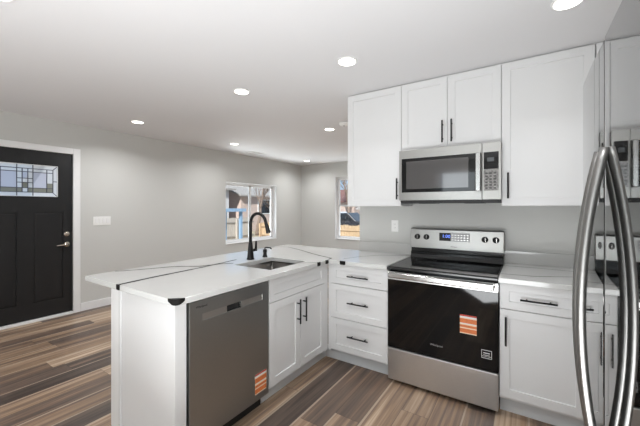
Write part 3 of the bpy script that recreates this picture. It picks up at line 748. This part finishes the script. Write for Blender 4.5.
link('handle', bm, 'steelhandle', md_)
text('logo', 'Whirlpool', 0.020, (-0.565, 2.6245, 1.808), (1,0,0), (0,0,1), 'greymark', md_)
bm = bmesh.new()
us = [0, 0.010, 0.106, 0.122]; vs = [0, 0.066, 0.225, 0.350, 0.421]
relief(bm, (-0.282, MY, 1.421), (1,0,0), (0,0,1), (0,-1,0), us, vs, [[0]*4, [0,0.002,0.002,0], [0]*4], 0.030, [[0]*4, [0,2,1,0], [0]*4])
cp = link('control_panel', bm, ['steelmid', 'blackglass', 'touchglare'], mw, bevel=0.001)
bm = bmesh.new(); bx(bm, -0.250, -0.205, 2.624, 2.628, 1.700, 1.730); link('display', bm, 'displaygrey', cp)
bm = bmesh.new()
for i in range(3):
    for j in range(6): bx(bm, -0.262+i*0.027, -0.246+i*0.027, 2.6255, 2.628, 1.500+j*0.022, 1.509+j*0.022)
link('keys', bm, 'greydark', cp)
bm = bmesh.new(); bx(bm, MX0+0.01, MX1-0.01, 2.640, 2.98, 1.398, 1.420, bev=0.002)
for x in (-0.78, -0.42): bx(bm, x, x+0.14, 2.72, 2.86, 1.394, 1.399)
link('vent_grille', bm, 'darkplastic', mw)

# ------------------------------------------------------------------ refrigerator
FXF = 0.150; F0, FG, F1 = 0.475, 0.983, 1.342; FT = 1.757
rf = thing('refrigerator', (0.5, 0.92, 0), 'side-by-side stainless refrigerator with two bowed bar handles', 'refrigerator')
box_obj('body', (FXF+0.085, 0.93, F0+0.003, F1-0.003, 0.02, 1.735), 'fside', rf, bev=0.004)
box_obj('base_grille', (FXF+0.05, FXF+0.085, F0+0.02, F1-0.02, 0.015, 0.075), 'darkplastic', rf)
def fdoor(name, y0, y1):
    # gently convex front: (x, y) outline from the near edge to the far edge, rounded corners, flat back
    bm = bmesh.new(); b = 0.010; seg = 5; prof = []; n = 44
    tilt = (lambda y: 0.001 + (FG - y)*0.075) if y0 < 0.9 else (lambda y: (1.165 - y)/5.5)
    ys_ = [y1 - b - (y1 - y0 - 2*b)*k/n for k in range(n+1)]; xs_ = [FXF]
    for k in range(n): xs_.append(xs_[-1] + tilt((ys_[k]+ys_[k+1])/2)*(ys_[k]-ys_[k+1]))
    if y0 > 0.9: m_ = min(xs_); xs_ = [x - m_ + FXF - 0.001 for x in xs_]
    for k in range(seg):
        t = math.pi/2*k/seg; prof.append((xs_[0] + b - b*math.sin(t), y1 - b + b*math.cos(t)))
    prof += list(zip(xs_, ys_))
    for k in range(1, seg+1):
        t = math.pi/2*k/seg; prof.append((xs_[-1] + b - b*math.cos(t), y0 + b - b*math.sin(t)))
    prof += [(FXF+0.080, y0), (FXF+0.080, y1)]
    a = [bm.verts.new((x, y, 0.085)) for x, y in prof]; c = [bm.verts.new((x, y, FT)) for x, y in prof]; n2 = len(prof)
    for k in range(n2):
        f = bm.faces.new((a[k], a[(k+1)%n2], c[(k+1)%n2], c[k])); f.smooth = k < n2-3
    bm.faces.new(a[::-1]); bm.faces.new(c)
    bmesh.ops.recalc_face_normals(bm, faces=bm.faces); bm.normal_update()
    for e in bm.edges:
        if len(e.link_faces) == 2 and e.calc_face_angle(0) > 0.6: e.smooth = False
    o = link(name, bm, 'fridge', rf)
    return o
def fhandle(door, y):
    bm = bmesh.new(); pts = []; n = 26; z0, z1 = 0.73, 1.497
    for k in range(n+1):
        t = k/n; z = z0 + (z1-z0)*t; s = math.sin(math.pi*t)
        pts.append((FXF - 0.004 - 0.042*(1-(2*t-1)**2), y, z))
    sweep(bm, pts, 0.0130, 16, up=(0,1,0), sx=0.75)
    h = link('handle', bm, 'fhandle', door)
    for zz in (z0+0.010, z1-0.010):
        bm = bmesh.new(); bx(bm, FXF-0.008, FXF+0.001, y-0.008, y+0.008, zz-0.012, zz+0.012, bev=0.003); link('mount', bm, 'fhandle', h)
dr = fdoor('door', F0, FG-0.0025); fhandle(dr, 0.948)
dr2 = fdoor('freezer_door', FG+0.0025, F1); fhandle(dr2, 1.016)
box_obj('hinge_cover', (FXF+0.02, FXF+0.10, F1-0.05, F1-0.01, FT, FT+0.018), 'darkplastic', rf, bev=0.003)

# ------------------------------------------------------------------ wall plates, lamps, vent, smoke alarm
sp_ = thing('switch_plate', (XL_, 1.997, 1.177), 'white four-gang light switch plate on the wall beside the black door', 'light switch')
bm = bmesh.new(); bx(bm, XL_, XL_+0.006, 1.890, 2.104, 1.118, 1.236, bev=0.0025); link('plate', bm, 'white', sp_)
for k in range(4):
    bm = bmesh.new(); y = 1.997 + (k-1.5)*0.046; bx(bm, XL_+0.005, XL_+0.010, y-0.0165, y+0.0165, 1.144, 1.210, bev=0.0015); link('rocker', bm, 'trim', sp_)
ou = thing('outlet', (-1.102, YK, 1.178), 'white electrical outlet on the wall left of the range', 'outlet')
bm = bmesh.new(); bx(bm, -1.137, -1.067, YK-0.006, YK, 1.121, 1.235, bev=0.0025); link('plate', bm, 'white', ou)
bm = bmesh.new(); bx(bm, -1.119, -1.085, YK-0.008, YK-0.005, 1.144, 1.212, bev=0.001); so_ = link('receptacle', bm, 'white', ou)
bm = bmesh.new()
for z in (1.160, 1.195):
    bx(bm, -1.110, -1.108, YK-0.0086, YK-0.0079, z-0.005, z+0.005); bx(bm, -1.097, -1.095, YK-0.0086, YK-0.0079, z-0.005, z+0.005)
bm.free()
for z in (1.160, 1.195):
    for x in (-1.109, -1.096):
        box_obj('slot', (x-0.001, x+0.001, YK-0.0086, YK-0.0079, z-0.005, z+0.005), 'gap', so_)

lights = [('k', (-1.112, 2.053), 'round recessed ceiling light left of the wall cabinets, largest lit disc left of them'),
          ('k', (-2.221, 2.053), 'round recessed ceiling light above the peninsula, second from the wall cabinets'),
          ('e', (-4.106, 2.069), 'round recessed ceiling light nearest the black entry door'),
          ('f', (-4.147, 3.675), 'small recessed ceiling light nearest the ceiling vent, close to the window wall'),
          ('f', (-2.280, 3.704), 'small recessed ceiling light beside the smoke alarm'),
          ('f', (-4.248, 5.914), 'tiny far recessed ceiling light near the room corner'),
          ('k', (0.177, 2.086), 'recessed ceiling light cut by the top edge of the photo near the refrigerator')]
lights += [('h', p, None) for p in ((-2.28, 5.7), (-0.45, 3.9), (-0.45, 5.7))]  # added lamps out of view, to brighten the far room
lights += [('r', p, None) for p in ((-1.11, 0.43), (0.0, 0.43))] + [('q', p, None) for p in ((-2.22, 0.43), (-4.1, 0.43), (-3.2, -1.2), (-1.11, -1.2))]  # added lamps out of view behind the camera, for fill
for zone, (x, y), lab in lights:
    r = 0.068
    t = thing('recessed_light', (x, y, H), lab or ('added unseen recessed ceiling light behind the camera, filling the room' if zone in 'rq' else 'added unseen recessed ceiling light behind the kitchen wall, brightening the far room'), 'ceiling light', 'recessed ceiling lights')
    bm = bmesh.new(); lathe(bm, [(r+0.007, 0), (r+0.006, 0.006), (r-0.004, 0.009), (r-0.008, 0.004), (r-0.008, 0.0)], (x, y, H), '-Z', 32)
    link('trim_ring', bm, 'white', t)
    bm = bmesh.new(); lathe(bm, [(r-0.007, 0.003), (r-0.007, 0.0095), (0.001, 0.0098)], (x, y, H), '-Z', 32); link('diffuser', bm, 'lamp', t)
    ld = bpy.data.lights.new('lamp_glow', 'AREA'); ld.shape = 'DISK'; ld.size = 0.14; ld.energy = K['can_' + zone]; ld.color = (0.98, 0.99, 1.0); ld.spread = math.radians(112 if zone == 'k' else 125 if zone in 'rq' else 150)
    lo = bpy.data.objects.new('lamp_glow', ld); COL.objects.link(lo); lo.parent = t; lo.location = (0, 0, -0.012)

sm = thing('smoke_alarm', (-1.963, 3.542, H), 'small white round smoke alarm on the ceiling left of the wall cabinets', 'smoke alarm')
bm = bmesh.new(); lathe(bm, [(0.065, 0), (0.065, 0.012), (0.055, 0.03), (0.03, 0.036), (0.001, 0.036)], (-1.963, 3.542, H), '-Z', 28); link('housing', bm, 'white', sm)
bm = bmesh.new(); lathe(bm, [(0.012, 0.035), (0.012, 0.039), (0.001, 0.039)], (-1.963, 3.542, H), '-Z', 16); link('test_button', bm, 'greymark', sm)
cv = thing('ceiling_vent', (-4.50, 4.54, H), 'white slotted ceiling register close to the wall above the left window', 'vent')
bm = bmesh.new(); x0, x1, y0, y1 = -4.58, -4.42, 4.36, 4.72
bx(bm, x0, x1, y0, y0+0.02, H-0.006, H); bx(bm, x0, x1, y1-0.02, y1, H-0.006, H); bx(bm, x0, x0+0.02, y0, y1, H-0.006, H); bx(bm, x1-0.02, x1, y0, y1, H-0.006, H); link('frame', bm, 'white', cv)
bm = bmesh.new(); bx(bm, x0+0.02, x1-0.02, y0+0.02, y1-0.02, H-0.002, H-0.0005); link('backing', bm, 'gap', cv)
bm = bmesh.new()
for k in range(8): x = x0 + 0.028 + k*0.0145; bx(bm, x, x+0.006, y0+0.02, y1-0.02, H-0.007, H-0.002)
link('louvers', bm, 'white', cv)

# ------------------------------------------------------------------ outside
bm = bmesh.new(); bx(bm, -40, 30, -30, 50, -0.6, -0.45); struct('ground', bm, 'lawn')

def fence(name, p0, p1, h, m, label, z0=-0.45):
    t = thing(name, (p0[0], p0[1], z0), label, 'fence'); p0, p1 = Vector(p0), Vector(p1); L = (p1-p0).length; d = (p1-p0)/L; nn = Vector((-d.y, d.x))
    bm = bmesh.new(); n = int(L/0.15); rng = random.Random(3)
    for k in range(n):
        a = p0 + d*(k*0.15); b = a + d*0.14; hh = h + rng.uniform(-0.02, 0.02)
        vs = []
        for q, zz in ((a, z0), (b, z0), (b, z0+hh-0.03), (b-d*0.03, z0+hh), (a+d*0.03, z0+hh), (a, z0+hh-0.03)): vs.append((q, zz))
        f0 = [bm.verts.new((q.x+nn.x*0.01, q.y+nn.y*0.01, zz)) for q, zz in vs]; f1 = [bm.verts.new((q.x-nn.x*0.01, q.y-nn.y*0.01, zz)) for q, zz in vs]
        bm.faces.new(f0); bm.faces.new(f1[::-1])
        for i in range(6): bm.faces.new((f0[i], f1[i], f1[(i+1)%6], f0[(i+1)%6]))
    link('boards', bm, m, t)
    bm = bmesh.new()
    for zz in (0.25, h-0.25):
        a, b = p0 - nn*0.03, p1 - nn*0.03
        sweep(bm, [(a.x, a.y, z0+zz), (b.x, b.y, z0+zz)], 0.035, 4)
    link('rail', bm, m, t)
    k = 0
    while k*2.4 < L:
        q = p0 + d*(k*2.4) - nn*0.09; bm = bmesh.new(); bx(bm, q.x-0.045, q.x+0.045, q.y-0.045, q.y+0.045, z0, z0+h-0.05); link('post', bm, m, t); k += 1
    return t
fence('fence', (-12.5, 13.0), (2.0, 13.0), 0.98, 'fence', 'honey coloured cedar fence seen low through the far window')
fence('fence', (-13.0, 2.0), (-13.0, 12.9), 1.25, 'fencegrey', 'weathered pale board fence outside the left window')

def house(loc, w, dp, h, rh, wm, rm, label, axis='X', wins=()):
    x, y = loc; z0 = -0.45; t = thing('house', (x, y, z0), label, 'house')
    bm = bmesh.new(); bx(bm, x-w/2, x+w/2, y-dp/2, y+dp/2, z0, z0+h); link('walls', bm, wm, t)
    bm = bmesh.new(); o = 0.35
    if axis == 'X':
        pr = [(y-dp/2-o, z0+h), (y, z0+h+rh), (y+dp/2+o, z0+h), (y+dp/2+o, z0+h+0.12), (y, z0+h+rh+0.14), (y-dp/2-o, z0+h+0.12)]
        a = [bm.verts.new((x-w/2-o, p, q)) for p, q in pr]; b = [bm.verts.new((x+w/2+o, p, q)) for p, q in pr]
    else:
        pr = [(x-w/2-o, z0+h), (x, z0+h+rh), (x+w/2+o, z0+h), (x+w/2+o, z0+h+0.12), (x, z0+h+rh+0.14), (x-w/2-o, z0+h+0.12)]
        a = [bm.verts.new((p, y-dp/2-o, q)) for p, q in pr]; b = [bm.verts.new((p, y+dp/2+o, q)) for p, q in pr]
    bm.faces.new(a); bm.faces.new(b[::-1])
    for i in range(6): bm.faces.new((a[i], b[i], b[(i+1)%6], a[(i+1)%6]))
    link('roof', bm, rm, t)
    if axis == 'Y':     # gable infill
        for yy in (y-dp/2, y+dp/2-0.1):
            bm = bmesh.new()
            wedge_pts = [(x-w/2, z0+h), (x+w/2, z0+h), (x, z0+h+rh)]
            a = [bm.verts.new((p, yy, q)) for p, q in wedge_pts]; b = [bm.verts.new((p, yy+0.1, q)) for p, q in wedge_pts]
            bm.faces.new(a); bm.faces.new(b[::-1])
            for i in range(3): bm.faces.new((a[i], b[i], b[(i+1)%3], a[(i+1)%3]))
            link('gable', bm, wm, t)
    for (side, p, z, ww, hh) in wins:
        bm = bmesh.new(); bm2 = bmesh.new()
        if side == 'S': bx(bm, p-ww/2-0.08, p+ww/2+0.08, y-dp/2-0.04, y-dp/2, z-0.08, z+hh+0.08); bx(bm2, p-ww/2, p+ww/2, y-dp/2-0.05, y-dp/2-0.03, z, z+hh)
        else: bx(bm, x+w/2, x+w/2+0.04, p-ww/2-0.08, p+ww/2+0.08, z-0.08, z+hh+0.08); bx(bm2, x+w/2+0.03, x+w/2+0.05, p-ww/2, p+ww/2, z, z+hh)
        f = link('window', bm, 'trim', t); link('pane', bm2, 'carglass', f)
    return t
house((-17.6, 30.5), 7.0, 6.0, 2.3, 1.3, 'brick', 'roofred', 'pinkish brick house with red-brown roof beyond the far window', 'X', [('S', -16.4, 0.6, 1.0, 0.9)])
house((-7.9, 27.0), 7.5, 6.0, 1.6, 1.2, 'siding', 'roofgrey', 'low house with grey shingle roof beyond the far window fence', 'X', [('S', -8.9, 0.2, 1.0, 0.7)])
house((-20.5, 10.5), 6.0, 9.0, 3.0, 1.4, 'siding', 'roofgrey', 'pale sided neighbour house behind the left window fence', 'Y', [('E', 10.0, 0.9, 1.2, 1.0)])
house((-20.5, 19.9), 6.0, 7.6, 2.6, 1.2, 'brick', 'roofgrey', 'pale brick house further back outside the left window', 'Y', [('E', 18.5, 0.9, 1.2, 1.0)])

def car(loc, rot, m, label):
    t = thing('car', (loc[0], loc[1], -0.45), label, 'car'); B = t['_b']; R = Matrix.Rotation(rot, 4, 'Z'); T = Matrix.Translation(Vector(B))
    def fin(bm): bmesh.ops.transform(bm, matrix=T @ R, verts=bm.verts)
    bm = bmesh.new(); prof = [(-2.1,0.35),(-2.15,0.7),(-2.0,0.92),(-1.35,1.0),(-0.85,1.42),(0.75,1.48),(1.25,1.02),(2.0,0.88),(2.15,0.6),(2.1,0.32)]
    a = [bm.verts.new((x, -0.85, z)) for x, z in prof]; b = [bm.verts.new((x, 0.85, z)) for x, z in prof]; n = len(prof)
    bm.faces.new(a); bm.faces.new(b[::-1])
    for k in range(n): bm.faces.new((a[k], b[k], b[(k+1)%n], a[(k+1)%n]))
    fin(bm); link('body', bm, m, t, bevel=0.05)
    for s in (-1, 1):
        bm = bmesh.new()
        y0, y1 = sorted((s*0.852, s*0.862)); wv = [(-1.15,1.03),(-0.8,1.36),(0.7,1.41),(1.08,1.03)]
        a = [bm.verts.new((x, y0, z)) for x, z in wv]; b = [bm.verts.new((x, y1, z)) for x, z in wv]
        bm.faces.new(a); bm.faces.new(b[::-1])
        for k in range(4): bm.faces.new((a[k], b[k], b[(k+1)%4], a[(k+1)%4]))
        fin(bm); link('side_window', bm, 'carglass', t)
    for sx in (-1.35, 1.35):
        for sy in (-0.84, 0.66):
            bm = bmesh.new(); lathe(bm, [(0.20, 0), (0.33, 0.01), (0.34, 0.09), (0.33, 0.17), (0.20, 0.18)], (sx, sy, 0.34), 'Y', 20); fin(bm); link('wheel', bm, 'tyre', t)
car((-9.9, 17.6), 0.1, 'carpaint', 'dark parked car visible above the cedar fence through the far window')
car((-12.6, 21.0), 0.05, 'carwhite', 'white parked car beyond the dark one through the far window')

def tree(loc, h, seed, label, spread=1.0):
    t = thing('bare_tree', (loc[0], loc[1], -0.45), label, 'tree'); rng = random.Random(seed)
    bt, bb = bmesh.new(), bmesh.new()
    def grow(p, d, L, r, lvl):
        pts = [p]; q = p.copy(); dd = d.copy()
        for k in range(4):
            dd = (dd + Vector((rng.uniform(-.18,.18), rng.uniform(-.18,.18), rng.uniform(-.02,.12)))).normalized(); q = q + dd*L/4; pts.append(q.copy())
        sweep(bt if lvl == 0 else bb, pts, r, 6 if lvl < 2 else 4, radii=[r, r*.9, r*.8, r*.65, r*.5])
        if lvl < 4:
            for k in range(4 if lvl < 2 else 3):
                i = rng.choice((2, 3, 4)); ang = rng.uniform(0, 6.28); tilt = rng.uniform(.35, .8)*spread
                nd = (dd + Vector((math.cos(ang)*tilt, math.sin(ang)*tilt, .15))).normalized(); grow(pts[i], nd, L*rng.uniform(.55,.75), r*.5, lvl+1)
    grow(Vector((loc[0], loc[1], -0.45)), Vector((0,0,1)), h*0.42, h*0.022, 0)
    link('trunk', bt, 'bark', t); link('branches', bb, 'bark', t)
tree((-13.0, 24.5), 6.5, 3, 'bare leafless tree against the sky in the far window')
tree((-14.6, 14.8), 5.5, 5, 'bare tree behind the fence, seen through the left window', 1.2)
tree((-15.2, 17.6), 5.0, 9, 'bare tree further right behind the fence through the left window', 1.3)

pg = thing('play_frame', (-10.2, 7.6, -0.45), 'blue playhouse frame standing outside at the left side of the left window', 'play frame')
gx, gy = -10.2, 7.75
for (dx, dy) in ((0,0),(0.9,0),(0,0.8),(0.9,0.8)):
    box_obj('leg', (gx+dx-0.05, gx+dx+0.05, gy+dy-0.05, gy+dy+0.05, -0.45, 1.25), 'bluepl', pg)
bm = bmesh.new(); bx(bm, gx-0.15, gx+1.05, gy-0.15, gy+0.95, 1.20, 1.32); link('roof', bm, 'bluepl', pg)
bm = bmesh.new(); bx(bm, gx, gx+0.9, gy+0.0, gy+0.05, -0.3, 0.55); link('side_board', bm, 'tan', pg)
